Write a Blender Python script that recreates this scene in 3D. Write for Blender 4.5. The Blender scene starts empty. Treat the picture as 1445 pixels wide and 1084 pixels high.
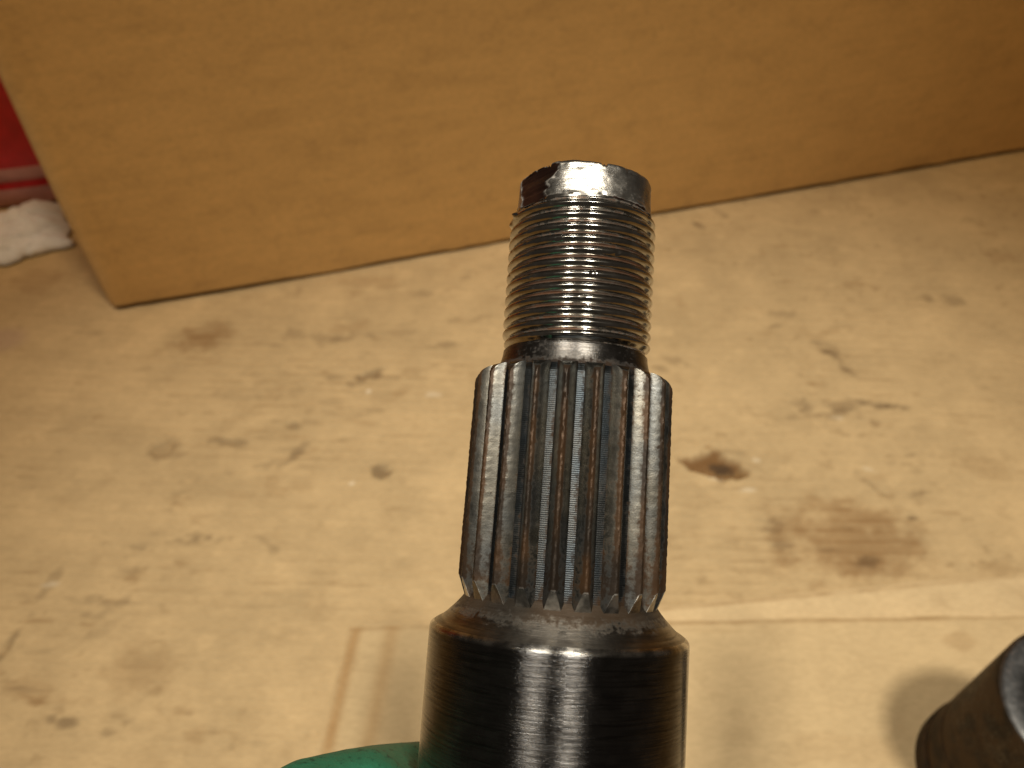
import bpy, bmesh, math, random
import numpy as np
from mathutils import Vector, Matrix

random.seed(7)
PI = math.pi
sc = bpy.context.scene
col = sc.collection

# ------------------------------------------------------------------ camera
FPX, CX, CY = 1150.0, 722.5, 542.0          # focal length and centre, photo pixels (1445 wide)
H = 0.37                                     # eye height above the cardboard floor
PITCH = math.radians(48)                     # looking down
cd = bpy.data.cameras.new('camera'); cam = bpy.data.objects.new('camera', cd); col.objects.link(cam)
sc.camera = cam
cd.sensor_width = 36.0
cd.lens = 36.0 * FPX / 1445.0
cd.clip_start = 0.005; cd.clip_end = 50
cam.location = (0, 0, H)
cam.rotation_euler = (PI/2 - PITCH, 0, 0)
cd.dof.use_dof = True
cd.dof.focus_distance = 0.108
cd.dof.aperture_fstop = 31.0

# ------------------------------------------------------------------ world and lamps
w = bpy.data.worlds.new('World'); sc.world = w; w.use_nodes = True
bg = w.node_tree.nodes['Background']
bg.inputs[0].default_value = (1.0, 0.82, 0.64, 1); bg.inputs[1].default_value = 0.042

def lamp(loc, radius, beam, warm_fill, target=(0.06, 0.17, 0)):
    """ceiling lamp: whitish beam narrowed to darken corners, plus an added warm fill light"""
    for typ, power, color in (('SPOT', beam, (1.0, .985, .90)), ('POINT', warm_fill, (1.0, .66, .30))):  # the point light is an added warm fill
        l = bpy.data.lights.new('ceiling_lamp_and_fill', typ); l.shadow_soft_size = radius
        if typ == 'SPOT': l.spot_size = math.radians(20.5); l.spot_blend = 1.0
        l.energy = power; l.color = color
        o = bpy.data.objects.new('ceiling_lamp_and_fill', l); col.objects.link(o)
        o.location = loc
        o.rotation_euler = (Vector(target) - Vector(loc)).to_track_quat('-Z', 'Y').to_euler()
lamp((0.46, -0.40, 2.5), 0.15, 131, 44)
lamp((-0.72, -0.40, 2.5), 0.15, 106, 38)

vs = sc.view_settings
vs.view_transform = 'Standard'; vs.look = 'None'; vs.exposure = 0.0; vs.gamma = 1.0
vs.use_curve_mapping = False
sc.cycles.use_denoising = True
sc.cycles.max_bounces = 8

# ------------------------------------------------------------------ helpers
FW = Vector((0, math.cos(PITCH), -math.sin(PITCH)))
UP = Vector((0, math.sin(PITCH), math.cos(PITCH)))
RT = Vector((1, 0, 0))
def ray(px, py): return FW + RT*((px-CX)/FPX) + UP*(-(py-CY)/FPX)
def P(px, py, d): return Vector((0, 0, H)) + ray(px, py)*d
def G(px, py, z=0.0):
    r = ray(px, py); t = (z - H)/r.z
    p = Vector((0, 0, H)) + r*t
    return p.x, p.y, t

def tag(o, label=None, cat=None, group=None, kind=None):
    if label: o['label'] = label
    if cat: o['category'] = cat
    if group: o['group'] = group
    if kind: o['kind'] = kind
    return o
def empty(name, mat=None):
    o = bpy.data.objects.new(name, None); col.objects.link(o); o.empty_display_size = .01
    if mat is not None: o.matrix_world = mat
    return o
def mesh_obj(name, verts, faces, mat, parent=None, attrs=None, colors=None, angle=35, smooth=True):
    me = bpy.data.meshes.new(name)
    me.from_pydata([tuple(v) for v in verts] if not isinstance(verts, np.ndarray) else verts.tolist(), [], faces)
    if attrs:
        for k, v in attrs.items():
            a = me.attributes.new(k, 'FLOAT', 'POINT'); a.data.foreach_set('value', np.asarray(v, dtype=np.float32))
    if colors is not None:
        a = me.attributes.new('paper', 'FLOAT_COLOR', 'POINT')
        c = np.ones((len(me.vertices), 4), dtype=np.float32); c[:, :3] = colors
        a.data.foreach_set('color', c.ravel())
    if smooth:
        me.polygons.foreach_set('use_smooth', [True]*len(me.polygons))
        if angle: me.set_sharp_from_angle(angle=math.radians(angle))
    me.materials.append(mat)
    me.update()
    o = bpy.data.objects.new(name, me); col.objects.link(o)
    if parent is not None: o.parent = parent
    return o

_rng = np.random.RandomState(11)
_LAT = _rng.rand(256, 256)
def vnoise(x, y, seed=0):
    x = np.asarray(x, float) + seed*17.31; y = np.asarray(y, float) + seed*9.77
    xi = np.floor(x).astype(int); yi = np.floor(y).astype(int)
    fx = x - xi; fy = y - yi
    fx = fx*fx*(3-2*fx); fy = fy*fy*(3-2*fy)
    a = _LAT[xi & 255, yi & 255]; b = _LAT[(xi+1) & 255, yi & 255]
    c = _LAT[xi & 255, (yi+1) & 255]; d = _LAT[(xi+1) & 255, (yi+1) & 255]
    return (a*(1-fx)+b*fx)*(1-fy) + (c*(1-fx)+d*fx)*fy
def fbm(x, y, seed=0, octv=4):
    s = 0; a = .5; t = 0
    for i in range(octv):
        s = s + a*vnoise(x*2**i, y*2**i, seed+i*3); t += a; a *= .5
    return s/t
def sstep(a, b, x):
    t = np.clip((x-a)/(b-a), 0, 1); return t*t*(3-2*t)

# ------------------------------------------------------------------ material helpers
class NT:
    def __init__(s, name):
        s.m = bpy.data.materials.new(name); s.m.use_nodes = True
        s.t = s.m.node_tree; s.b = s.t.nodes['Principled BSDF']
    def n(s, typ, **kw):
        nd = s.t.nodes.new(typ)
        for k, v in kw.items(): setattr(nd, k, v)
        return nd
    def l(s, a, b): s.t.links.new(a, b)
    def val(s, node, i, v):
        if hasattr(v, 'is_output') or isinstance(v, bpy.types.NodeSocket): s.l(v, node.inputs[i])
        else: node.inputs[i].default_value = v
    def math(s, op, a, b=None, c=None, clamp=False):
        nd = s.n('ShaderNodeMath', operation=op); nd.use_clamp = clamp
        for i, v in enumerate((a, b, c)):
            if v is not None: s.val(nd, i, v)
        return nd.outputs[0]
    def mix(s, f, a, b, blend='MIX'):
        nd = s.n('ShaderNodeMix', data_type='RGBA', blend_type=blend)
        s.val(nd, 0, f)
        for i, v in ((6, a), (7, b)):
            if isinstance(v, tuple): v = v if len(v) == 4 else v + (1,)
            s.val(nd, i, v)
        return nd.outputs[2]
    def noise(s, vec, scale, detail=4, rough=.55, dist=0):
        nd = s.n('ShaderNodeTexNoise'); s.l(vec, nd.inputs['Vector'])
        nd.inputs['Scale'].default_value = scale; nd.inputs['Detail'].default_value = detail
        nd.inputs['Roughness'].default_value = rough; nd.inputs['Distortion'].default_value = dist
        return nd.outputs['Fac']
    def ramp(s, f, lo, hi, a=0.0, b=1.0):
        nd = s.n('ShaderNodeMapRange'); nd.interpolation_type = 'SMOOTHSTEP'
        s.l(f, nd.inputs[0])
        for i, v in zip((1, 2, 3, 4), (lo, hi, a, b)): nd.inputs[i].default_value = v
        return nd.outputs[0]
    def obj(s): return s.n('ShaderNodeTexCoord').outputs['Object']
    def scale(s, vec, xyz):
        nd = s.n('ShaderNodeVectorMath', operation='MULTIPLY'); s.l(vec, nd.inputs[0]); nd.inputs[1].default_value = xyz
        return nd.outputs[0]
    def attr(s, name):
        nd = s.n('ShaderNodeAttribute'); nd.attribute_name = name; return nd
    def bump(s, h, strength, dist, prev=None):
        nd = s.n('ShaderNodeBump'); s.l(h, nd.inputs['Height'])
        nd.inputs['Strength'].default_value = strength; nd.inputs['Distance'].default_value = dist
        if prev is not None: s.l(prev, nd.inputs['Normal'])
        return nd.outputs[0]
    def cyl(s, ka, kz):
        """(angle*ka, 0, z*kz) in the part's own axis frame: streaks that run round the shaft"""
        sp = s.n('ShaderNodeSeparateXYZ'); s.l(s.obj(), sp.inputs[0])
        an = s.math('ARCTAN2', sp.outputs[0], sp.outputs[1])
        cb = s.n('ShaderNodeCombineXYZ')
        s.l(s.math('MULTIPLY', an, ka), cb.inputs[0]); s.l(s.math('MULTIPLY', sp.outputs[2], kz), cb.inputs[2])
        return cb.outputs[0]

def m_paper(name, flute=True, bumps=.5, rot=0.0, flute_axis='y', plain=None):
    t = NT(name); ob = t.obj()
    if plain is None: c = t.attr('paper').outputs['Color']
    else: c = t.mix(0.0, plain, plain)
    fib = t.noise(t.scale(ob, (260, 900, 500)), 1.0, 5, .65)
    c = t.mix(t.ramp(fib, .3, .75, 0, .22), c, (.20, .125, .055))
    blot = t.noise(ob, 55, 4, .6)
    c = t.mix(t.ramp(blot, .52, .8, 0, .25), c, (.26, .16, .07))
    t.l(c, t.b.inputs['Base Color'])
    t.b.inputs['Roughness'].default_value = .78
    t.b.inputs['Specular IOR Level'].default_value = .25
    nrm = t.bump(fib, .35*bumps, .0006)
    t.l(nrm, t.b.inputs['Normal'])
    return t.m
M_floor = m_paper('cardboard_worn')
M_box = m_paper('cardboard_box', bumps=.4)
M_edge = m_paper('cardboard_edge', plain=(.22, .13, .055))

def m_steel(name, base, rough, grime_col=(.10, .045, .015), streak=1.0, tint=None, gmax=.9, randomise=False, specks=0.0, aniso=0.0, hatch=0.0, micro=.35, grough=.3, metal=1.0, sdist=.00012, sdark=.35):
    t = NT(name); ob = t.obj()
    if randomise:
        oi = t.n('ShaderNodeObjectInfo'); ad = t.n('ShaderNodeVectorMath', operation='ADD')
        cbr = t.n('ShaderNodeCombineXYZ'); rr = t.math('MULTIPLY', oi.outputs['Random'], 3.0)
        for i in range(3): t.l(rr, cbr.inputs[i])
        t.l(ob, ad.inputs[0]); t.l(cbr.outputs[0], ad.inputs[1]); ob = ad.outputs[0]
    g = t.attr('grime').outputs['Fac']
    n1 = t.noise(ob, 420, 5, .6); n2 = t.noise(ob, 1600, 4, .65); n3 = t.noise(ob, 130, 3, .5); n4 = t.noise(ob, 5200, 3, .6)
    st = t.noise(t.cyl(2.2, 2600), 1.0, 4, .6, .0)
    st2 = t.noise(t.cyl(7.0, 9000), 1.0, 3, .6)
    c = t.mix(t.ramp(n1, .35, .7), tuple(v*.72 for v in base), base)
    if tint: c = t.mix(t.ramp(n3, .42, .68, 0, .8), c, tint)
    c = t.mix(t.ramp(st, .42, .66, 0, min(1, sdark*streak)), c, tuple(v*.4 for v in base))
    gr = t.math('MULTIPLY_ADD', n2, .9, t.math('ADD', g, -.62))
    gr = t.math('MULTIPLY_ADD', n1, .55, gr)
    gf = t.ramp(gr, .28, .62, 0, gmax)
    rust = t.mix(t.ramp(n3, .4, .65), tuple(v*k for v, k in zip(grime_col, (1.5, 1.3, 1.0))), tuple(v*.45 for v in grime_col))
    c = t.mix(gf, c, rust)
    if specks:
        sp = t.ramp(n2, .66, .74, 0, specks); c = t.mix(sp, c, (.03, .02, .012))
    ba = t.attr('bare_glint').outputs['Fac']  # bare metal, and glints painted as lighter metal
    c = t.mix(t.math('MULTIPLY', ba, t.ramp(n1, .38, .62, .25, 1.0)), c, (.60, .585, .55))
    t.l(c, t.b.inputs['Base Color'])
    t.l(t.math('MULTIPLY_ADD', gf, -.75*metal, metal, clamp=True), t.b.inputs['Metallic'])
    r = t.math('MULTIPLY_ADD', st, .22*streak, rough-.08*streak)
    r = t.math('MULTIPLY_ADD', n1, .16, t.math('ADD', r, -.08))
    r = t.math('MULTIPLY_ADD', ba, .03, t.math('MULTIPLY_ADD', gf, grough, r), clamp=True)
    t.l(r, t.b.inputs['Roughness'])
    nr = t.bump(st2, .25*streak, .00006)
    nr = t.bump(st, .35*streak, sdist, nr)
    nr = t.bump(n2, micro*.4, .00010, nr); nr = t.bump(n4, micro, .00005, nr)
    if hatch:
        sp = t.n('ShaderNodeSeparateXYZ'); t.l(t.obj(), sp.inputs[0])
        wv = t.math('SINE', t.math('MULTIPLY', sp.outputs[2], 2*PI/.00026))
        nr = t.bump(wv, hatch, .00004, nr)
    t.l(nr, t.b.inputs['Normal'])
    t.b.inputs['Specular IOR Level'].default_value = .22
    if aniso:
        t.b.inputs['Anisotropic'].default_value = aniso; t.b.inputs['Anisotropic Rotation'].default_value = .25
        tg = t.n('ShaderNodeTangent'); tg.direction_type = 'RADIAL'; tg.axis = 'Z'
        t.l(tg.outputs[0], t.b.inputs['Tangent'])
    return t.m

M_thread = m_steel('steel_thread', (.52, .50, .46), .155, grime_col=(.075, .028, .006), streak=.2, micro=.06, grough=.12)
M_tip = m_steel('steel_tip', (.60, .585, .55), .28, grime_col=(.020, .009, .007), streak=1.2, specks=.3, grough=.2, gmax=1.0)
M_neck = m_steel('steel_neck', (.24, .23, .22), .33, streak=1.2, grime_col=(.04, .022, .012), aniso=.8)
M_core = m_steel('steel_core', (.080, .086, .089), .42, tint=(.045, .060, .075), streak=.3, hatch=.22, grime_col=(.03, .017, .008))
M_tooth = m_steel('steel_tooth', (.18, .172, .15), .33, grime_col=(.034, .017, .006), tint=(.11, .118, .122), streak=.15, randomise=True, specks=.45, micro=.2, grough=.05)
M_shoulder = m_steel('steel_shoulder', (.30, .28, .25), .34, grime_col=(.028, .017, .008), streak=1.8, specks=.6, aniso=.8, gmax=.85, sdist=.0002)
M_body = m_steel('steel_body', (.155, .15, .147), .205, streak=1.2, aniso=.98, micro=.05, sdist=.00016, sdark=.75)
M_tube = m_steel('steel_tube_skin', (.13, .11, .085), .42, grime_col=(.035, .022, .011), streak=.5, specks=.3)
M_ring = m_steel('steel_tube_end', (.21, .215, .22), .42, streak=.3)

# ------------------------------------------------------------------ the cardboard floor
BASE = np.array([.575, .425, .232])
INK = np.array([.20, .115, .045])
DARK = np.array([.055, .032, .016])
# dirt marks: photo x, y, half width, half height, angle, strength, colour, fuzz
MARKS = [
 (287, 474, 42, 20, -22, .8, 0, .5), (1200, 762, 118, 64, 5, .82, 0, .45), (1210, 800, 95, 18, 3, .35, 0, .5),
 (1222, 793, 20, 9, 0, .75, 1, .7), (1288, 730, 9, 4, 0, .9, 1, .4), (1240, 690, 26, 4, 48, .5, 1, .8),
 (1385, 655, 45, 24, 15, .28, 0, .5), (1345, 425, 14, 8, 0, .5, 1, .9), (1310, 425, 9, 7, 0, .55, 1, .8),
 (1200, 402, 22, 6, -10, .3, 0, .8), (1185, 572, 72, 9, 2, .55, 1, 1.1), (1165, 585, 50, 8, 2, .5, 1, 1.1),
 (1240, 573, 38, 4, 2, .6, 1, .9), (1180, 505, 26, 4, 48, .7, 1, .9), (1192, 520, 16, 4, 48, .7, 1, .9),
 (1160, 485, 22, 3, 20, .45, 1, .9), (1095, 460, 16, 3, -20, .5, 1, .9), (1145, 540, 20, 4, 0, .4, 0, 1.2),
 (1080, 735, 22, 5, 6, .5, 1, 1.0), (1078, 745, 22, 5, 6, .5, 1, 1.0), (1105, 768, 26, 6, 3, .5, 1, 1.1), (1160, 775, 40, 6, 2, .35, 1, 1.1),
 (945, 505, 20, 6, 30, .5, 1, 1.1), (960, 430, 12, 9, 0, .3, 0, 1), (935, 520, 16, 5, 20, .5, 1, 1.1),
 (538, 666, 13, 12, -40, .85, 1, .6), (522, 528, 26, 7, -28, .75, 1, .9), (505, 540, 18, 5, -30, .55, 1, .9),
 (440, 475, 60, 8, 4, .40, 1, 1.2), (385, 487, 24, 5, 5, .5, 1, 1.0), (490, 462, 34, 8, -10, .35, 0, 1.2), (505, 400, 45, 12, -14, .30, 0, 1.1),
 (232, 634, 26, 18, 20, .45, 1, .9), (322, 624, 24, 6, 6, .6, 1, .9), (415, 600, 15, 6, 8, .65, 1, .9),
 (425, 632, 16, 5, -48, .5, 1, 1.0), (408, 650, 20, 4, -48, .4, 1, 1.0), (245, 765, 60, 7, -4, .5, 1, 1.1), (280, 755, 20, 7, 0, .45, 1, 1.1),
 (175, 805, 20, 9, 0, .45, 1, 1.1), (95, 845, 18, 9, 0, .4, 1, 1.1), (70, 825, 8, 18, 15, .45, 1, 1.0), (10, 915, 7, 25, 12, .7, 1, .8),
 (190, 945, 52, 36, -10, .34, 0, .8), (95, 1020, 14, 9, 0, .8, 1, .7), (72, 1015, 8, 6, 0, .7, 1, .7), (100, 990, 40, 10, 0, .3, 0, 1.1),
 (40, 975, 35, 15, 0, .30, 0, 1.2), (385, 690, 18, 9, 60, .25, 0, 1.2), (385, 775, 8, 8, 0, .45, 1, .9), (270, 1040, 16, 14, 20, .35, 0, .9),
 (230, 1010, 40, 3, 40, .3, 0, .9), (130, 470, 14, 5, 0, .25, 1, 1), (205, 520, 16, 4, 0, .30, 1, 1), (330, 560, 40, 6, 4, .22, 1, 1.2),
 (340, 700, 24, 7, 0, .22, 0, 1.2), (350, 580, 10, 50, 45, .18, 0, 1.2), (155, 860, 26, 8, -40, .3, 1, 1.2), (140, 890, 20, 7, -40, .25, 1, 1.2),
 (600, 415, 22, 6, 0, .35, 1, 1.0), (560, 470, 22, 5, 0, .2, 1, 1.1), (630, 410, 14, 4, 0, .4, 1, 1.0), (110, 560, 20, 10, 0, .15, 0, 1),
 (1420, 365, 24, 10, 0, .3, 0, 1), (1015, 300, 18, 3, 50, .4, 1, .8), (985, 318, 12, 3, 45, .7, 1, .6), (1000, 285, 14, 4, 0, .3, 1, .9),
 (1420, 800, 30, 14, 0, .3, 0, 1), (1050, 640, 30, 4, 5, .3, 1, 1.1), (300, 395, 40, 5, -12, .2, 0, 1), (60, 395, 40, 16, 0, .3, 0, 1),
]
_r = random.Random(5)
def band(x0, y0, x1, y1, n, spread, smin, smax):
    for _ in range(n):
        t = _r.random(); MARKS.append((x0+(x1-x0)*t+_r.gauss(0, spread), y0+(y1-y0)*t+_r.gauss(0, spread*.4), _r.uniform(8, 26), _r.uniform(2, 5.5), _r.gauss(2, 9), _r.uniform(smin, smax), _r.choice((0, 1, 1)), 1.15))
band(540, 450, 80, 900, 46, 26, .15, .5)          # crushed fold running towards the near left
band(1120, 430, 1330, 720, 26, 30, .15, .45)
band(700, 430, 380, 690, 20, 30, .12, .35)
band(0, 960, 330, 1050, 26, 30, .12, .4)
for _ in range(150):
    MARKS.append((_r.uniform(-20, 1460), _r.uniform(260, 1080), _r.uniform(4, 18), _r.uniform(1.5, 4.5), _r.gauss(2, 14), _r.uniform(.08, .34), _r.choice((0, 1)), 1.15))
# dents and tears that go into the board: photo x, y, half width, half height, angle, depth m
DENTS = [(1015, 652, 54, 19, 4, .0034), (1035, 668, 38, 14, 0, .0024), (538, 666, 11, 8, -40, .0018), (232, 634, 20, 12, 20, .0020), (522, 528, 22, 4, -28, .0016),
         (415, 600, 12, 4, 8, .0012), (322, 624, 18, 4, 6, .0012), (1240, 690, 18, 3, 48, .001), (10, 915, 6, 18, 12, .0015), (1288, 730, 6, 3, 0, .001)]

def lines(a0, a1, step, out0, out1, coarse):
    return np.concatenate([np.arange(out0, a0, coarse), np.arange(a0, a1, step), np.arange(a1, out1+1e-6, coarse)])
def ell(X, Y, m, z=0.0):
    cx, cy, d = G(m[0], m[1], z)
    sy_ = math.sin(math.atan2(H-z, cy))                   # foreshortening of the floor there
    rx = m[2]*d/FPX; ry = m[3]*d/FPX/max(sy_, .3)
    a = math.radians(-m[4]); u = (X-cx); v = (Y-cy)
    return ((u*math.cos(a)+v*math.sin(a))/rx), ((-u*math.sin(a)+v*math.cos(a))/ry)

def floor_colour(X, Y, base, marks, flutes=True):
    n = X.shape[0]
    C = np.tile(base, (n, 1))
    big = fbm(X*9, Y*9, 1, 4); med = fbm(X*45, Y*60, 2, 4)
    C *= (0.84 + .30*big)[:, None] * (0.86 + .28*med)[:, None] * (.93 + .14*fbm(X*170, Y*260, 15, 3))[:, None]
    # scuffed patches where the flutes show through as thin brown lines
    ph = (Y + .05*X + .0012*np.sin(X*22))*2*PI/.0064
    lin = np.clip(np.sin(ph + 1.5*fbm(X*20, Y*20, 5, 3)), 0, 1)**3
    patch = sstep(.46, .66, fbm(X*7+3, Y*12, 4, 4)) * sstep(.38, .62, fbm(X*50, Y*170, 6, 4))
    f = np.clip(lin*patch*.38*sstep(.35, .65, fbm(X*90, Y*60, 17, 3)), 0, 1)
    C = C*(1-f[:, None]) + INK*1.3*f[:, None]
    sp = sstep(.73, .80, fbm(X*120, Y*190, 8, 3)) * .28 * sstep(.40, .6, fbm(X*11, Y*11, 9, 3))
    C = C*(1-sp[:, None]) + INK*sp[:, None]
    lt = sstep(.68, .8, fbm(X*60, Y*110, 12, 3)) * .35
    C = C*(1-lt[:, None]) + (base*1.22)*lt[:, None]
    wob = fbm(X*85, Y*120, 20, 4) - .5; wob2 = fbm(X*240, Y*330, 22, 4) - .5
    C *= (1 - .055*lin)[:, None]
    for i, m in enumerate(marks):
        cx_, cy_, _d = G(m[0], m[1]); rad = max(m[2], m[3])*_d/FPX*4.2
        k = np.flatnonzero((np.abs(X-cx_) < rad) & (np.abs(Y-cy_) < rad))
        if not len(k): continue
        a, b = ell(X[k], Y[k], m)
        d = np.sqrt(a**2 + b**2) + (wob[k]*2.2 + wob2[k]*1.2)*m[7]
        s = m[5]*(.95 if m[6] == 0 else .68)*(1 - sstep(.35, 1.25, d))
        if m[6] == 0:
            s = s*(.75 + .5*lin[k]*.6)
            c = INK*np.array([1.12, 1.0, .85])
        else: c = DARK*1.5
        C[k] = C[k]*(1-s[:, None]) + c*s[:, None]
    return C, lin, patch

def build_floor():
    xs = lines(-.46, .50, .0014, -1.2, 1.2, .08); ys = lines(.09, .62, .0014, -.7, 1.3, .08)
    X, Y = np.meshgrid(xs, ys); nx, ny = len(xs), len(ys); X = X.ravel(); Y = Y.ravel()
    C, lin, patch = floor_colour(X, Y, BASE, MARKS)
    Z = (fbm(X*6, Y*6, 31, 3)-.5)*.003
    ph = (Y + .05*X + .0012*np.sin(X*22))*2*PI/.0064
    Z += .00016*np.sin(ph)*(0.5 + patch)
    wob = fbm(X*110, Y*150, 40, 4)-.5
    for m in DENTS:
        a, b = ell(X, Y, m); k = (a*a+b*b) < 9
        d = np.sqrt(a[k]**2+b[k]**2) + wob[k]*2.0
        s = 1 - sstep(.55, 1.0, d)
        Z[k] -= m[5]*s
        Z[k] += m[5]*.22*np.exp(-((d-1.25)/.22)**2)
    # the torn hole: brown inner ply showing
    for m, cc, lo in ((DENTS[0], np.array([.16, .075, .022]), .55), (DENTS[1], INK*1.2, .5)):
        a, b = ell(X, Y, m); k = (a*a+b*b) < 9
        d = np.sqrt(a[k]**2+b[k]**2) + wob[k]*2.0
        s = (1-sstep(lo, 1.0, d))*.92
        C[k] = C[k]*(1-s[:, None]) + cc*s[:, None]
    a, b = ell(X, Y, (1022, 655, 20, 9, 10)); d = np.sqrt(a*a+b*b)+wob*1.5; s = (1-sstep(.5, 1.0, d))*.9
    C = C*(1-s[:, None]) + DARK*s[:, None]
    # white flecks of paper
    for m in ((497, 682, 6, 4, 0), (612, 556, 16, 5, 0), (520, 552, 5, 3, 0), (70, 826, 16, 5, 0), (1010, 674, 18, 5, 0), (1066, 648, 9, 5, 30), (1180, 589, 16, 4, 0), (1228, 662, 16, 4, 20), (1050, 690, 24, 5, 0)):
        a, b = ell(X, Y, m); d = np.sqrt(a*a+b*b)+wob*1.6; s = (1-sstep(.5, 1.0, d))*(.85 if m[2] < 8 else .45)
        C = C*(1-s[:, None]) + np.array([.80, .70, .52])*s[:, None]
    a, b = ell(X, Y, (5, 480, 40, 22, -10)); s = (1-sstep(.4, 1.1, np.sqrt(a*a+b*b)))*.35
    C = C*(1-s[:, None]) + np.array([.40, .26, .24])*s[:, None]
    idx = np.arange(nx*ny).reshape(ny, nx)
    F = np.stack([idx[:-1, :-1], idx[:-1, 1:], idx[1:, 1:], idx[1:, :-1]], -1).reshape(-1, 4)
    me = bpy.data.meshes.new('floor')
    V = np.stack([X, Y, Z], -1).astype(np.float32)
    me.vertices.add(len(V)); me.vertices.foreach_set('co', V.ravel())
    me.loops.add(F.size); me.loops.foreach_set('vertex_index', F.ravel().astype(np.int32))
    me.polygons.add(len(F)); me.polygons.foreach_set('loop_start', np.arange(0, F.size, 4, dtype=np.int32))
    me.update(calc_edges=True); me.validate()
    me.polygons.foreach_set('use_smooth', np.ones(len(F), bool))
    a = me.attributes.new('paper', 'FLOAT_COLOR', 'POINT')
    c4 = np.ones((len(V), 4), np.float32); c4[:, :3] = C; a.data.foreach_set('color', c4.ravel())
    me.materials.append(M_floor)
    o = bpy.data.objects.new('floor', me); col.objects.link(o)
    tag(o, 'worn tan cardboard spread as the work surface with oil stains and tears', 'floor', kind='structure')
    return o
build_floor()

# ------------------------------------------------------------------ loose cardboard pieces on the floor
def sheet(name, label, corners, z0, th, base, seed, marks, edge_brown=0.0, n=(220, 120), curl=.0, far_line=.7):
    """corners: photo points of a quad (left-far, right-far, right-near, left-near) on the plane z0+th"""
    q = [np.array(G(px, py, z0+th)[:2]) for px, py in corners]
    nu, nv = n
    u = np.linspace(0, 1, nu); v = np.linspace(0, 1, nv)
    U, V = np.meshgrid(u, v); U = U.ravel(); V = V.ravel()
    XY = (np.outer((1-U)*(1-V), q[0]) + np.outer(U*(1-V), q[1]) + np.outer(U*V, q[2]) + np.outer((1-U)*V, q[3]))
    X, Y = XY[:, 0].copy(), XY[:, 1].copy()
    far = np.exp(-V*60); Y += far*(fbm(X*30, X*0, seed, 4)-.5)*.004
    lef = np.exp(-U*60); X += lef*(fbm(Y*35, Y*0, seed+1, 4)-.5)*.005
    Z = z0 + th + (fbm(X*10, Y*10, seed+2, 3)-.5)*.0016 + curl*np.exp(-V*14)
    C, lin, patch = floor_colour(X+1.3*seed, Y, base, [])
    C = C*.35 + base*.65*(.86+.28*fbm(X*40, Y*12, seed+5, 4))[:, None]
    wob = fbm(X*85, Y*120, 20+seed, 4) - .5
    for m in marks:
        a, b = ell(X, Y, m, z0+th); d = np.sqrt(a*a+b*b) + wob*2*m[7]
        s = m[5]*(1-sstep(.5, 1.15, d)); C = C*(1-s[:, None]) + INK*1.6*s[:, None]
    if edge_brown:  # brown of the exposed edge, deepened in place of crease shading
        du = (X - (q[0][0]+(q[3][0]-q[0][0])*V))
        lo = np.exp(-((du-.0035)/.0026)**2)*(.75+.5*wob)
        C = C*(1-edge_brown*lo[:, None]) + INK*1.9*edge_brown*lo[:, None]
        lo2 = np.exp(-((du-.021)/.0035)**2)*.42
        C = C*(1-lo2[:, None]) + INK*2.1*lo2[:, None]
        Z -= .0016*np.exp(-((du-.0035)/.003)**2) + .0005*np.exp(-((du-.021)/.003)**2)
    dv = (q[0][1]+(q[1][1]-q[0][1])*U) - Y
    lf = np.exp(-((dv-.0012)/.0011)**2)*np.clip(.55+1.2*wob, 0, 1)*far_line  # broken brown line just inside the far edge
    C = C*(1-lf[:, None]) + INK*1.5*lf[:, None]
    verts = list(np.stack([X, Y, Z], -1)); cols = list(C)
    idx = np.arange(nu*nv).reshape(nv, nu)
    faces = [(idx[j+1, i], idx[j+1, i+1], idx[j, i+1], idx[j, i]) for j in range(nv-1) for i in range(nu-1)]
    ring = list(idx[0, :]) + list(idx[1:, -1]) + list(idx[-1, -2::-1]) + list(idx[-2:0:-1, 0])
    nb = len(verts)
    for r in ring: verts.append(np.array([verts[r][0], verts[r][1], z0])); cols.append(INK*1.25)
    k = len(ring)
    ntop = len(faces)
    for i in range(k): faces.append((ring[i], ring[(i+1) % k], nb+(i+1) % k, nb+i))
    faces.append(tuple(nb+i for i in range(k))[::-1])
    faces = [tuple(int(a) for a in f) for f in faces]
    o = mesh_obj(name, np.array(verts), faces, M_floor, colors=np.array(cols), angle=40)
    return tag(o, label, 'cardboard', 'loose cardboard pieces')
sheet('cardboard_strip', 'pale narrow cardboard strip peeking out behind the larger loose sheet', [(640, 884), (1600, 795), (1640, 905), (640, 925)], .0018, .0016,
      np.array([.70, .535, .31]), 3, [], n=(200, 40))
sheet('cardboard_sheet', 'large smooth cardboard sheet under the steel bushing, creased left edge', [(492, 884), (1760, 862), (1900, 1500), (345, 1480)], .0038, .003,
      np.array([.635, .48, .27]), 6, [(1350, 905, 24, 14, 0, .30, 0, .6), (1000, 890, 60, 4, 0, .15, 0, .6), (1180, 1060, 90, 25, 0, .14, 0, .8)], edge_brown=.95, n=(340, 340), far_line=.9)

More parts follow.
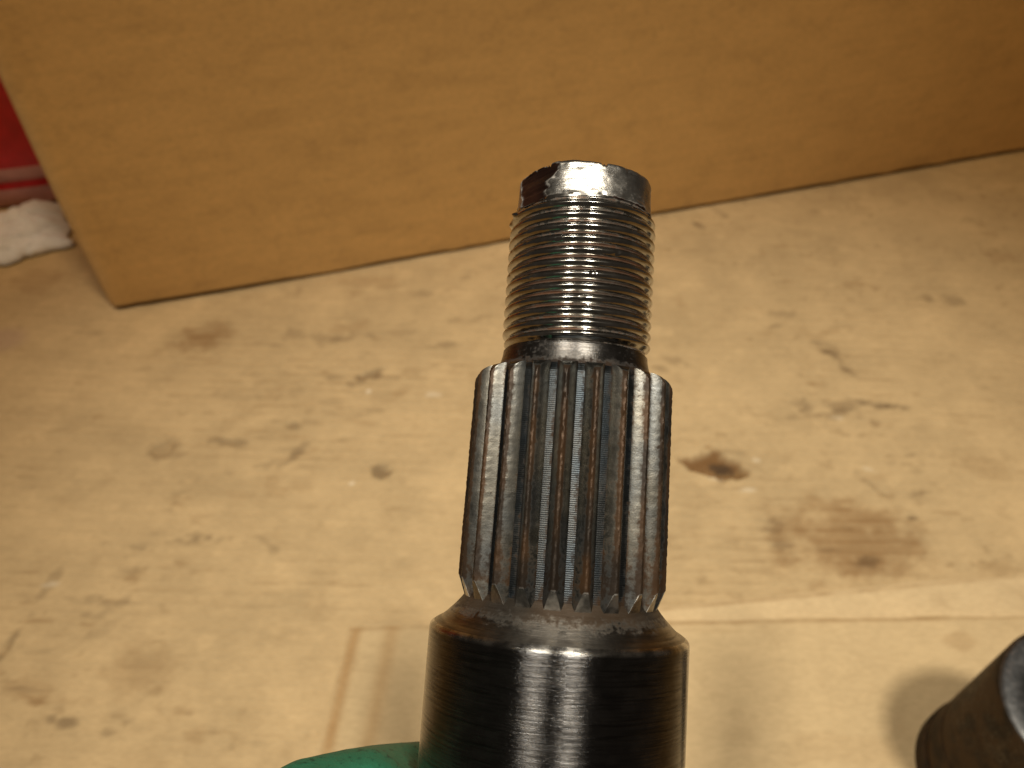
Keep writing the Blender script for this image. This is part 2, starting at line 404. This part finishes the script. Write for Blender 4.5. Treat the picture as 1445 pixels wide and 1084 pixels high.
# ------------------------------------------------------------------ upright cardboard box behind
def build_box():
    a = Vector(G(158, 441)[:2]); b = Vector(G(1445, 215)[:2])
    ex = (b-a).normalized(); ey = Vector((-ex.y, ex.x))          # along the front, into the box
    root = empty('cardboard_box', Matrix.Translation((a.x, a.y, 0)) @ Matrix.Rotation(math.atan2(ex.y, ex.x), 4, 'Z'))
    tag(root, 'brown corrugated cardboard box standing upright behind the shaft', 'box')
    L, D, HT, th, R = .86, .30, .34, .004, .006
    def wall(name, path, zs, holes=None):
        # path: list of (x, y) outer line with inward normals; double skin with thickness
        nz = len(zs); npth = len(path)
        verts, cols, faces = [], [], []
        for side in (0, 1):
            for j, z in enumerate(zs):
                for i, (x, y, nx_, ny_) in enumerate(path):
                    wv = .0016*(vnoise(x*9+y*9, z*9, 3)-.5)*2
                    zz = z
                    if j == 0: zz = .0018 + .0050*float(fbm(np.array([x*40+y*17]), np.array([0.0]), 5, 3)[0])
                    o_ = wv + side*th
                    verts.append((x+nx_*o_, y+ny_*o_, zz))
        V = np.array(verts)
        s = V[:, 0] + V[:, 1]*1.3; z = V[:, 2]
        C = np.tile(np.array([.68, .425, .165]), (len(V), 1))
        C *= (.94 + .12*fbm(s*7, z*9, 21, 4))[:, None]*(.91+.18*fbm(s*60, z*220, 22, 4))[:, None]
        fl = np.sin(z*2*PI/.0066 + 1.2*fbm(s*6, z*6, 2, 3))
        C *= (1 + .018*fl)[:, None]
        dk = sstep(.5, .8, fbm(s*40, z*150, 25, 4))*.12
        C = C*(1-dk[:, None]) + INK*dk[:, None]
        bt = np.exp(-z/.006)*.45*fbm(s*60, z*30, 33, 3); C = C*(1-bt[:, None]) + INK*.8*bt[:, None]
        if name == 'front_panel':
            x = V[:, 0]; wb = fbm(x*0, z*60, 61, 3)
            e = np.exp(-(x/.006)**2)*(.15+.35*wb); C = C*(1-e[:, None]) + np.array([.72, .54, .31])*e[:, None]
            e = np.exp(-((x-.0175)/.0016)**2)*.08*(.4+wb); C = C*(1-e[:, None]) + INK*e[:, None]
        N = nz*npth
        for side in (0, 1):
            for j in range(nz-1):
                for i in range(npth-1):
                    q = [side*N + j*npth+i, side*N + j*npth+i+1, side*N+(j+1)*npth+i+1, side*N+(j+1)*npth+i]
                    faces.append(tuple(q if side == 0 else q[::-1]))
        for i in range(npth-1):
            faces.append((i, N+i, N+i+1, i+1)); k = (nz-1)*npth
            faces.append((k+i, k+i+1, N+k+i+1, N+k+i))
        for j in range(nz-1):
            faces.append((j*npth, (j+1)*npth, N+(j+1)*npth, N+j*npth)); e = npth-1
            faces.append((j*npth+e, N+j*npth+e, N+(j+1)*npth+e, (j+1)*npth+e))
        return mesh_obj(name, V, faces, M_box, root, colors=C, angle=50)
    zs = [.001] + list(np.linspace(.004, HT, 90))
    # front wall with the rounded fold at its left end
    path = []
    for k in range(13):
        t = PI/2*k/12
        path.append((R - R*math.cos(t) , R - R*math.sin(t), math.cos(t), math.sin(t)))
    for x in np.concatenate([np.linspace(R+.003, .03, 6), np.linspace(.034, L-.02, 160)]):
        sc_ = .0009*math.exp(-((x-.019)/.0018)**2)
        path.append((x, sc_, 0, 1))
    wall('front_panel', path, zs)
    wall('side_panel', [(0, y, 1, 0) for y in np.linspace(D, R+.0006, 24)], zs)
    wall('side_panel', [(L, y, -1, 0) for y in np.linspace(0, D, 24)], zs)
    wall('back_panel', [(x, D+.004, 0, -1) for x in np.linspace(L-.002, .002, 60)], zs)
    # bottom flaps
    for y0, y1 in ((.006, D/2-.001), (D/2+.001, D-.006)):
        bm = bmesh.new(); bmesh.ops.create_cube(bm, size=1)
        for v in bm.verts: v.co = Vector((L/2 + v.co.x*(L-.012), (y0+y1)/2 + v.co.y*(y1-y0), .0125+v.co.z*.003))
        me = bpy.data.meshes.new('bottom_flap'); bm.to_mesh(me); bm.free(); me.materials.append(M_edge)
        o = bpy.data.objects.new('bottom_flap', me); col.objects.link(o); o.parent = root
    return root
build_box()

# ------------------------------------------------------------------ lathe helper
def lathe(name, prof, mat, parent, nseg=192, grime=None, bare_glint=None, cap0=False, cap1=False, fn=None, angle=35, phase=0.0):
    """prof: list of (z, r) ; fn(theta, z, r) -> r adjusts"""
    verts, g = [], []
    for j, (z, r) in enumerate(prof):
        for i in range(nseg):
            t = 2*PI*i/nseg + phase
            x, y, zz = r*math.sin(t), -r*math.cos(t), z
            if fn: x, y, zz = fn(t, z, r)
            verts.append((x, y, zz)); g.append(grime(t, z, r) if grime else 0.0)
    faces = []
    for j in range(len(prof)-1):
        for i in range(nseg):
            k = (i+1) % nseg
            faces.append((j*nseg+i, j*nseg+k, (j+1)*nseg+k, (j+1)*nseg+i))
    if cap0: faces.append(tuple(range(nseg))[::-1])
    if cap1: faces.append(tuple((len(prof)-1)*nseg+i for i in range(nseg)))
    return mesh_obj(name, np.array(verts), faces, mat, parent, attrs={'grime': g, 'bare_glint': [bare_glint(v[2]) if bare_glint else 0.0 for v in verts]}, angle=angle)

# ------------------------------------------------------------------ the splined sector shaft, held in the air
D0 = .111
P0 = P(800, 690, D0)
s_ax = (RT*.0725 + UP*1.0 + FW*.155).normalized()
x_ax = (RT - s_ax*RT.dot(s_ax)).normalized()
y_ax = s_ax.cross(x_ax).normalized()                    # away from the camera
SM = Matrix.Translation(P0) @ Matrix((x_ax, y_ax, s_ax)).transposed().to_4x4()
def hz(py):
    """height along the shaft (m) of the axis point seen at photo row py, and its depth"""
    lo, hi = -.09, .09
    for _ in range(60):
        m = (lo+hi)/2; p = P0 + s_ax*m - Vector((0, 0, H))
        y = CY - FPX*p.dot(UP)/p.dot(FW)
        if y > py: lo = m
        else: hi = m
    return m, p.dot(FW)
def rr(py, half):
    """radius of the shaft whose half width in the photo is `half` at row py"""
    z, d = hz(py); k = half/FPX
    return k*d/math.sqrt(1+k*k)
Z_TOP, _ = hz(263); Z_TH1, _ = hz(313); Z_TH0, _ = hz(500); Z_SP1, _ = hz(532); Z_SP0, _ = hz(850)
Z_RIM, _ = hz(890)
R_TIP = rr(280, 93.5); R_TH = rr(400, 103.5); R_NK1 = rr(500, 103); R_NK0 = rr(530, 110)
R_S1 = rr(545, 139); R_S0 = rr(820, 147); R_BODY = rr(900, 184)
TH_D = .00082; HT_T = .00150
PITCH_T = (Z_TH1-Z_TH0)/12.0

shaft = empty('sector_shaft', SM)
tag(shaft, 'steel shaft with damaged threaded end and worn splines held upright by green glove', 'shaft')

# threaded length: a true right-hand helix
def build_thread():
    nseg, per = 200, 14
    z0, z1 = Z_TH0 - .0003, Z_TH1 + .0004
    nz = int((z1-z0)/PITCH_T*per)
    zs = np.linspace(z0, z1, nz); th = np.arange(nseg)*2*PI/nseg
    T, Z = np.meshgrid(th, zs)
    ph = (Z/PITCH_T - T/(2*PI)) % 1.0
    h = np.abs(np.cos(PI*ph))**.85
    fade0 = sstep(z0, z0+.9*PITCH_T, Z); fade1 = 1 - sstep(z1-.9*PITCH_T, z1, Z)
    nz_ = fbm(T*9, Z*1400, 3, 4)
    wear = 1 - .04*nz_ - .22*sstep(.76, .84, fbm(T*14, Z*900, 8, 3))*h
    Rr = (R_TH-TH_D) + TH_D*h*wear*(.25+.75*fade0)*(.15+.85*fade1)
    Rr += .00003*(fbm(T*30, Z*4000, 5, 3)-.5)
    # burr where the first turn was struck
    bt = (T - math.radians(360-70)); Rr += .0007*np.exp(-(bt/.05)**2 - ((Z-(z1-.0012))/.0005)**2)
    bt = (T - math.radians(360-85)); Rr += .0004*np.exp(-(bt/.07)**2 - ((Z-(z1-.0022))/.0004)**2)
    X = Rr*np.sin(T); Y = -Rr*np.cos(T)
    # part of the first turn is cut by the facet
    V = np.stack([X, Y, Z], -1).reshape(-1, 3)
    V = facet(V)
    g = sstep(.62, .05, h)*(.60+.7*(fbm(T*3+1, Z*300, 12, 3)-.3))*(1-.65*sstep(.55*z0+.45*z1, z0, Z)*0)
    g *= .45+.75*np.exp(-((Z-(.55*z0+.45*z1))/.006)**2)
    idx = np.arange(nz*nseg).reshape(nz, nseg); nx_ = np.roll(idx, -1, 1)
    F = np.stack([idx[:-1], nx_[:-1], nx_[1:], idx[1:]], -1).reshape(-1, 4)
    return mesh_obj('threaded_end', V, F.tolist(), M_thread, shaft, attrs={'grime': g.ravel()}, angle=None)
FA = math.radians(-54)
def facet(V):
    """flat struck facet on the left of the tip: push what lies beyond the plane back onto it"""
    n = np.array([math.sin(FA), -math.cos(FA), .20]); n /= np.linalg.norm(n)
    p = np.array([math.sin(FA)*R_TIP*.92, -math.cos(FA)*R_TIP*.92, (Z_TOP+Z_TH1)/2])
    d = (V-p) @ n
    d = d + .0007*(fbm(V[:, 0]*1100+V[:, 1]*900, V[:, 2]*1300, 4, 4)-.5)
    d = np.where(d > 0, d, 0)*sstep(Z_TH1-.0007, Z_TH1-.0001, V[:, 2] + .0003*np.sin(np.arctan2(V[:, 0], -V[:, 1])*3))
    return V - d[:, None]*n
th_o = build_thread()

def build_tip():
    nseg = 220
    z0, z1 = Z_TH1 + .0001, Z_TOP
    prof = [(z0, R_TIP*.985), (z0+.0002, R_TIP*1.012), (z0+.0005, R_TIP*1.006)]
    prof += [(z, R_TIP*(1-.0006*k)) for k, z in enumerate(np.linspace(z0+.0009, z1-.0006, 26))]
    rt = prof[-1][1]
    prof += [(z1-.0006+.0006*math.sin(a), rt-.0006+.0006*math.cos(a)) for a in np.linspace(.2, PI/2, 7)]
    prof += [(z1, r) for r in np.linspace(rt-.0009, .0022, 14)] + [(z1-.0012, .0010), (z1-.0022, .0001)]
    Zs = np.array([p[0] for p in prof]); Rs = np.array([p[1] for p in prof])
    th = np.arange(nseg)*2*PI/nseg
    T, Z = np.meshgrid(th, Zs); R_ = np.repeat(Rs[:, None], nseg, 1)
    dn = fbm(T*7, Z*900, 6, 4)-.5; d2 = fbm(T*26, Z*2600, 9, 4)-.5
    edge = np.exp(-((Z-z1)/.0012)**2); low = np.exp(-((Z-z0-.0004)/.0005)**2)
    R_ = R_ + np.where(R_ > .004, (dn*.00030*(.4+.5*edge+1.6*low) + d2*.00010*(.4+1.6*low)), 0)
    Zj = Z + np.where(R_ > .003, edge*((fbm(T*2.5, R_*300, 14, 3)-.55)*.0006 - .0007*sstep(.60, .75, fbm(T*9, R_*200, 19, 3))), 0)
    V = np.stack([R_*np.sin(T), -R_*np.cos(T), Zj], -1).reshape(-1, 3)
    W = facet(V)
    cut = np.linalg.norm(W-V, axis=1)
    g = np.clip(cut/.0002, 0, 1)*.98 + .10
    g = np.maximum(g, np.exp(-((V[:, 2]-z0-.0001)/.0003)**2)*.55)
    idx = np.arange(len(prof)*nseg).reshape(len(prof), nseg); nx_ = np.roll(idx, -1, 1)
    F = np.stack([idx[:-1], nx_[:-1], nx_[1:], idx[1:]], -1).reshape(-1, 4)
    o = mesh_obj('tip', W, F.tolist(), M_tip, th_o, attrs={'grime': g, 'bare_glint': np.exp(-((cut-.00006)/.00006)**2)*(cut > 1e-6)}, angle=38)
    o['label'] = 'battered unthreaded tip with a dark struck facet on its left'
build_tip()

# neck between thread and splines
nk = [(Z_TH0-.0001, R_TH-TH_D*.75), (Z_TH0-.0004, R_NK1*.985)]
nk += [(Z_TH0-.0004 + (Z_SP1-.0002-Z_TH0+.0004)*k/10, R_NK1*.985 + (R_NK0-R_NK1*.985)*(k/10)**1.6) for k in range(1, 11)]
lathe('neck', nk, M_neck, shaft, grime=lambda t, z, r: .12 + .5*max(0, 1-(z-Z_SP1)/.0012))

# splined length: core and 22 separate teeth
NT_, PH0 = 22, math.radians(-7.6)
def r_out(z): return R_S1 + (R_S0-R_S1)*(Z_SP1-z)/(Z_SP1-Z_SP0)
def r_root(z): return r_out(z) - HT_T
core = [(Z_SP1+.0001, R_NK0*.97), (Z_SP1, R_NK0*1.02), (Z_SP1-.0004, r_root(Z_SP1)-.0006), (Z_SP1-.0010, r_root(Z_SP1)-.0001)]
core += [(z, r_root(z)) for z in np.linspace(Z_SP1-.0014, Z_SP0-.0006, 60)]
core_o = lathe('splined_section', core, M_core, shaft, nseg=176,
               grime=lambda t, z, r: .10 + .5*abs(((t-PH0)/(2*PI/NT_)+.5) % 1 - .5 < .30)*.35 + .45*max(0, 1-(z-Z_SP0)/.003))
BARE_GLINT = []
def tooth_mesh():
    pa = 2*PI/NT_
    ab, ac = pa*.375, pa*.05                 # half angle at base and at crest
    zb, zt = Z_SP0-.0010, Z_SP1
    zs = list(np.linspace(zb, zb+.0038, 12)) + list(np.linspace(zb+.0043, zt-.0018, 90)) + list(zt-.0014+.0014*np.sin(np.linspace(.1, PI/2, 12)))
    flank = [0, .08, .2, .4, .6, .8, .93, 1.0]; crest = [-.55, 0, .55]
    verts, g = [], []; bare_glint = BARE_GLINT; bare_glint.clear()
    n = len(flank)*2 + len(crest)
    for z in zs:
        c = HT_T
        if z < zb+.0038: c = HT_T*((z-zb)/.0038)
        if z > zt-.0014: c = min(c, HT_T*math.sqrt(max(0, 1-((z-zt+.0014)/.0014)**2))*.80 + HT_T*.20*(1-(z-zt+.0014)/.0014))
        c = max(c, HT_T*.004)
        wv = .05*(vnoise(z*900, 1.3, 2)-.5)
        rr_ = r_root(z)
        row = []
        for f in flank:                       # left flank
            hgt = c*f; a = ab + (ac-ab)*(hgt/HT_T)**1.12
            row.append((-a, hgt))
        atop = -row[-1][0]
        for q in crest: row.append((atop*q, c + (HT_T*.045*(1-q*q) if c >= HT_T*.999 else 0)))
        for f in flank[::-1]:
            hgt = c*f; a = ab + (ac-ab)*(hgt/HT_T)**1.12
            row.append((a, hgt))
        for a, hgt in row:
            r = rr_ + hgt - .00006
            hn = hgt/HT_T
            r += hn*.00006*(vnoise(a*300+5, z*4200, 3)-.5)*2
            verts.append((r*math.sin(a), -r*math.cos(a), z))
            gg = .10 + .66*float(sstep(.70, .98, hn)) + .22*float(1-sstep(0, .25, hn)) + .26*float(1-sstep(zb+.004, zb+.012, z))
            bare_glint.append(1.0 if (c < HT_T*.999 and z < zb+.0038 and hgt > c*.97) else 0.0)  # ground chamfer face, lightened to stand for the light it reflects
            if z < zb+.0038: gg = -.1 if bare_glint[-1] else .3
            if a < 0: gg += .05
            g.append(gg)
    faces = []
    for j in range(len(zs)-1):
        for i in range(n-1): faces.append((j*n+i, j*n+i+1, (j+1)*n+i+1, (j+1)*n+i))
    faces.append(tuple(range(n))[::-1]); faces.append(tuple((len(zs)-1)*n+i for i in range(n)))
    return verts, faces, g
tv, tf, tg_ = tooth_mesh()
t0 = mesh_obj('spline_tooth', np.array(tv), tf, M_tooth, core_o, attrs={'grime': tg_, 'bare_glint': BARE_GLINT}, angle=28)
for k in range(NT_):
    o = t0 if k == 0 else t0.copy()
    if k: col.objects.link(o); o.parent = core_o
    o.rotation_euler = (0, 0, PH0 + k*2*PI/NT_)

# shoulder (fillet and collar) and the ground journal below
RB = r_root(Z_SP0)
sh = [(Z_SP0+.0015-.0042*k/16, RB-.00012+.0034*(k/16)**1.4) for k in range(17)]
zq, rq = sh[-1]
for k in range(1, 9):
    f = k/8; sh.append((zq - (zq-(Z_RIM+.0005))*f, rq + (R_BODY-.0006-rq)*f**.8))
lathe('shoulder', sh, M_shoulder, shaft, grime=lambda t, z, r: .72*max(0, 1-(Z_SP0-z)/.0030)-.12)
bd = [(Z_RIM+.0005, R_BODY-.0006), (Z_RIM+.0003, R_BODY-.0003), (Z_RIM, R_BODY-.00006), (Z_RIM-.0004, R_BODY)]
bd += [(z, R_BODY) for z in np.linspace(Z_RIM-.001, Z_RIM-.118, 50)]
zb_ = bd[-1][0]
bd += [(zb_-.0008, R_BODY-.001), (zb_-.0008, .004), (zb_+.002, .002)]
lathe('journal', bd, M_body, shaft, nseg=256, cap1=True, grime=lambda t, z, r: -.4, bare_glint=lambda z: 1.0 if z > Z_RIM-.0003 else 0.0)  # rim bevel lightened: its edge highlight is put into the colour

# ------------------------------------------------------------------ steel bushing at lower right
def bushing():
    z0 = .0070
    cx, cy = .2005, .105
    root = empty('steel_bushing', Matrix.Translation((cx, cy, z0)))
    tag(root, 'short dark hollow steel bushing standing on the loose cardboard sheet', 'bushing')
    R_, r_, h = .0300, .0205, .079
    fl = R_*1.035
    lathe('flange', [(0, fl*.97), (.0008, fl), (.0085, fl), (.0095, fl-.0008), (.0100, R_-.0002)], M_tube, root, grime=lambda t, z, r: .5)
    lathe('body', [(.0098, R_-.0004), (.0112, R_-.0012), (.0125, R_), (.026, R_), (.0265, R_-.0006), (.0275, R_-.0006), (.028, R_)] +
          [(z, R_) for z in np.linspace(.030, h-.0016, 20)] + [(h-.0012, R_-.0002), (h-.0010, R_-.0004)], M_tube, root,
          grime=lambda t, z, r: .35+.3*float(fbm(np.array([t*2]), np.array([z*90]), 3, 3)[0]))
    lathe('end_face', [(h-.0010, R_-.0004), (h-.0003, R_-.0011), (h, R_-.0020), (h, (R_+r_)/2), (h, r_+.0016), (h-.0006, r_+.0006), (h-.0012, r_)], M_ring, root,
          grime=lambda t, z, r: .15)
    lathe('bore', [(h-.0012, r_)] + [(z, r_) for z in np.linspace(h-.003, .0, 16)] + [(0, R_*1.0)], M_tube, root, grime=lambda t, z, r: .6)
bushing()

# ------------------------------------------------------------------ red bin and white rag at far left
def simple_mat(name, base, rough, spec=.5, var=.15, scale=60, bump=.2, bdist=.001, coat=0, sss=0):
    t = NT(name); n = t.noise(t.obj(), scale, 5, .6)
    c = t.mix(t.ramp(n, .35, .7), tuple(v*(1-var) for v in base), tuple(min(1, v*(1+var)) for v in base))
    t.l(c, t.b.inputs['Base Color']); t.b.inputs['Roughness'].default_value = rough
    t.b.inputs['Specular IOR Level'].default_value = spec
    t.l(t.bump(n, bump, bdist), t.b.inputs['Normal'])
    if coat: t.b.inputs['Coat Weight'].default_value = coat
    return t.m
def bin_():
    M_red = simple_mat('red_plastic', (.62, .018, .03), .28)
    M_pink = simple_mat('pale_sheen', (.62, .33, .34), .35)  # pink colour stands in for highlight and reflected rag on the red plastic
    x, y, _ = G(-60, 318)
    root = empty('red_bin', Matrix.Translation((x-.045, y+.085, 0.0)) @ Matrix.Rotation(.2, 4, 'Z'))
    tag(root, 'glossy red plastic bin, its sheen painted as pale bands round the foot, left of the box', 'bin')
    def rsq(name, prof, mat):
        n = 96; verts = []; faces = []
        for z, s in prof:
            for i in range(n):
                t = 2*PI*i/n; c_, s_ = math.cos(t), math.sin(t); e = .28
                verts.append((s*abs(c_)**e*(1 if c_ > 0 else -1), .6*s*abs(s_)**e*(1 if s_ > 0 else -1), z))
        for j in range(len(prof)-1):
            for i in range(n): faces.append((j*n+i, j*n+(i+1) % n, (j+1)*n+(i+1) % n, (j+1)*n+i))
        return mesh_obj(name, np.array(verts), faces, mat, root, attrs={'grime': [0]*len(verts)}, angle=40)
    b = .135
    rsq('foot_sheen', [(.002, b*.5), (.002, b*.96), (.004, b*.985), (.016, b), (.0175, b*.996)], M_pink)
    rsq('groove', [(.0175, b*.992), (.024, b*.992)], M_red)
    rsq('sheen_band', [(.024, b*.996), (.0255, b*1.006), (.033, b*1.008), (.0345, b*1.0)], M_pink)
    rsq('body', [(.0345, b*1.0), (.040, b*1.0), (.10, b*1.02), (.22, b*1.05), (.26, b*1.06), (.262, b*1.08), (.27, b*1.08), (.272, b*1.05), (.26, b*1.03), (.05, b*.96), (.045, .002)], M_red)
bin_()
def rag():
    M_rag = simple_mat('white_cloth', (.84, .86, .92), .85, .2, .06, 200, .4, .0005)
    cx, cy, _ = G(-25, 352)
    n, m = 90, 60; verts = []; faces = []
    for j in range(m):
        for i in range(n):
            u = i/(n-1)*2-1; v = j/(m-1)*2-1
            rad = min(1, math.hypot(u, v)); ang = math.atan2(v, u)
            f = fbm(np.array([u*2.2]), np.array([v*2.2]), 50, 4)[0]; f2 = fbm(np.array([u*5+f*3]), np.array([v*5]), 55, 3)[0]
            e = max(0, 1-max(abs(u), abs(v))**4)
            z = .0012 + e**.7*(.003 + .018*f + .004*(abs(f2-.5)*2))
            verts.append((u*.060*(1+.25*(f-.5)), v*.026*(1+.5*(f2-.5)), z))
    for j in range(m-1):
        for i in range(n-1): faces.append((j*n+i, j*n+i+1, (j+1)*n+i+1, (j+1)*n+i))
    o = mesh_obj('white_rag', np.array(verts), faces, M_rag, None, angle=None)
    o.location = (cx, cy, 0.0006); o.rotation_euler = (0, 0, .45)
    so = o.modifiers.new('thick', 'SOLIDIFY'); so.thickness = .0008; so.offset = 1
    tag(o, 'crumpled white rag lying in front of the red bin', 'rag')
rag()

# ------------------------------------------------------------------ gloved hand
def hand():
    t = NT('green_glove_rubber'); ob = t.obj()
    n1 = t.noise(ob, 90, 4, .55); n2 = t.noise(ob, 900, 5, .65); n3 = t.noise(ob, 2600, 4, .6)
    c = t.mix(t.ramp(n1, .3, .7), (.018, .13, .07), (.028, .185, .105))
    c = t.mix(t.ramp(n2, .53, .66, 0, .8), c, (.004, .045, .028))
    t.l(c, t.b.inputs['Base Color']); t.b.inputs['Roughness'].default_value = .55
    t.b.inputs['Specular IOR Level'].default_value = .4
    wr = t.noise(t.scale(ob, (500, 160, 500)), 1.0, 3, .5)
    nr = t.bump(n3, .35, .0002); nr = t.bump(n2, .4, .0003, nr); nr = t.bump(wr, .3, .0006, nr)
    t.l(nr, t.b.inputs['Normal'])
    bm = bmesh.new()
    def ball(p, r):
        bmesh.ops.create_icosphere(bm, subdivisions=2, radius=r, matrix=Matrix.Translation(p))
    def chain(pts):
        for (p, r), (q, s) in zip(pts[:-1], pts[1:]):
            L = (q-p).length; n = max(2, int(L/min(r, s)*3.5))
            for k in range(n+1): ball(p.lerp(q, k/n), r+(s-r)*k/n)
    def S(az, rad, z):                        # a point round the shaft: azimuth from the camera side, + to the right
        a = math.radians(az); return SM @ Vector((rad*math.sin(a), -rad*math.cos(a), z))
    RBd = R_BODY
    top, _ = hz(1200)
    # four fingers wrapped behind the shaft from the left, index finger highest
    fr = [.0092, .0098, .0094, .0082]; reach = [62, 70, 66, 55]
    for k in range(4):
        z = top - k*.0200; r = fr[k]; ro = RBd + r - .0008
        pts = [(S(-80, RBd+.034, z-.026), r*1.25), (S(-85, RBd+.026, z-.0135), r*1.2), (S(-88, RBd+.0195, z-.0055), r*1.15), (S(-92, RBd+.0130, z-.0010), r*1.09), (S(-100, RBd+.0085, z), r*1.04), (S(-118, ro+.0004, z-.0010), r*1.0), (S(-140, ro, z-.002), r*1.0)]
        for a in range(-152, -160-int(reach[k])+14, -10): pts.append((S(a, ro, z-.0034), r*.97))
        e = pts[-1][0]
        pts.append((S(-160-reach[k]+12, ro, z-.0036), r*.80))
        chain(pts)
    # palm and back of the hand
    zc = top - .030
    for dz in np.linspace(-.030, .018, 7):
        chain([(S(-78, RBd+.034, zc+dz-.030), .0135), (S(-70, RBd+.052, zc+dz*.9-.048), .0155), (S(-64, RBd+.070, zc+dz*.75-.068), .0165)])
    # thumb, pressed along the front of the shaft below the index finger
    r = .0108
    chain([(S(-62, RBd+.062, zc-.052), .0165), (S(-58, RBd+.036, zc-.030), .0150), (S(-46, RBd+.016, zc-.010), .0125), (S(-22, RBd+r-.0005, zc-.006), .0112), (S(4, RBd+r-.001, zc-.003), .0105), (S(22, RBd+r-.0015, zc-.002), .0088)])
    # wrist, cuff, forearm
    chain([(S(-64, RBd+.070, zc-.070), .028), (S(-60, RBd+.100, zc-.110), .026), (S(-58, RBd+.150, zc-.175), .031)])
    me = bpy.data.meshes.new('gloved_hand'); bm.to_mesh(me); bm.free()
    o = bpy.data.objects.new('gloved_hand', me); col.objects.link(o)
    rm = o.modifiers.new('skin', 'REMESH'); rm.mode = 'VOXEL'; rm.voxel_size = .0011
    sm = o.modifiers.new('relax', 'SMOOTH'); sm.iterations = 7; sm.factor = .5
    dg = bpy.context.evaluated_depsgraph_get()
    me2 = bpy.data.meshes.new_from_object(o.evaluated_get(dg)); me2.name = 'gloved_hand'
    o.modifiers.clear(); o.data = me2; bpy.data.meshes.remove(me)
    me2.materials.clear(); me2.materials.append(t.m)
    me2.polygons.foreach_set('use_smooth', [True]*len(me2.polygons))
    tag(o, 'hand in a green rubber glove gripping the shaft, only its top showing', 'hand')
hand()
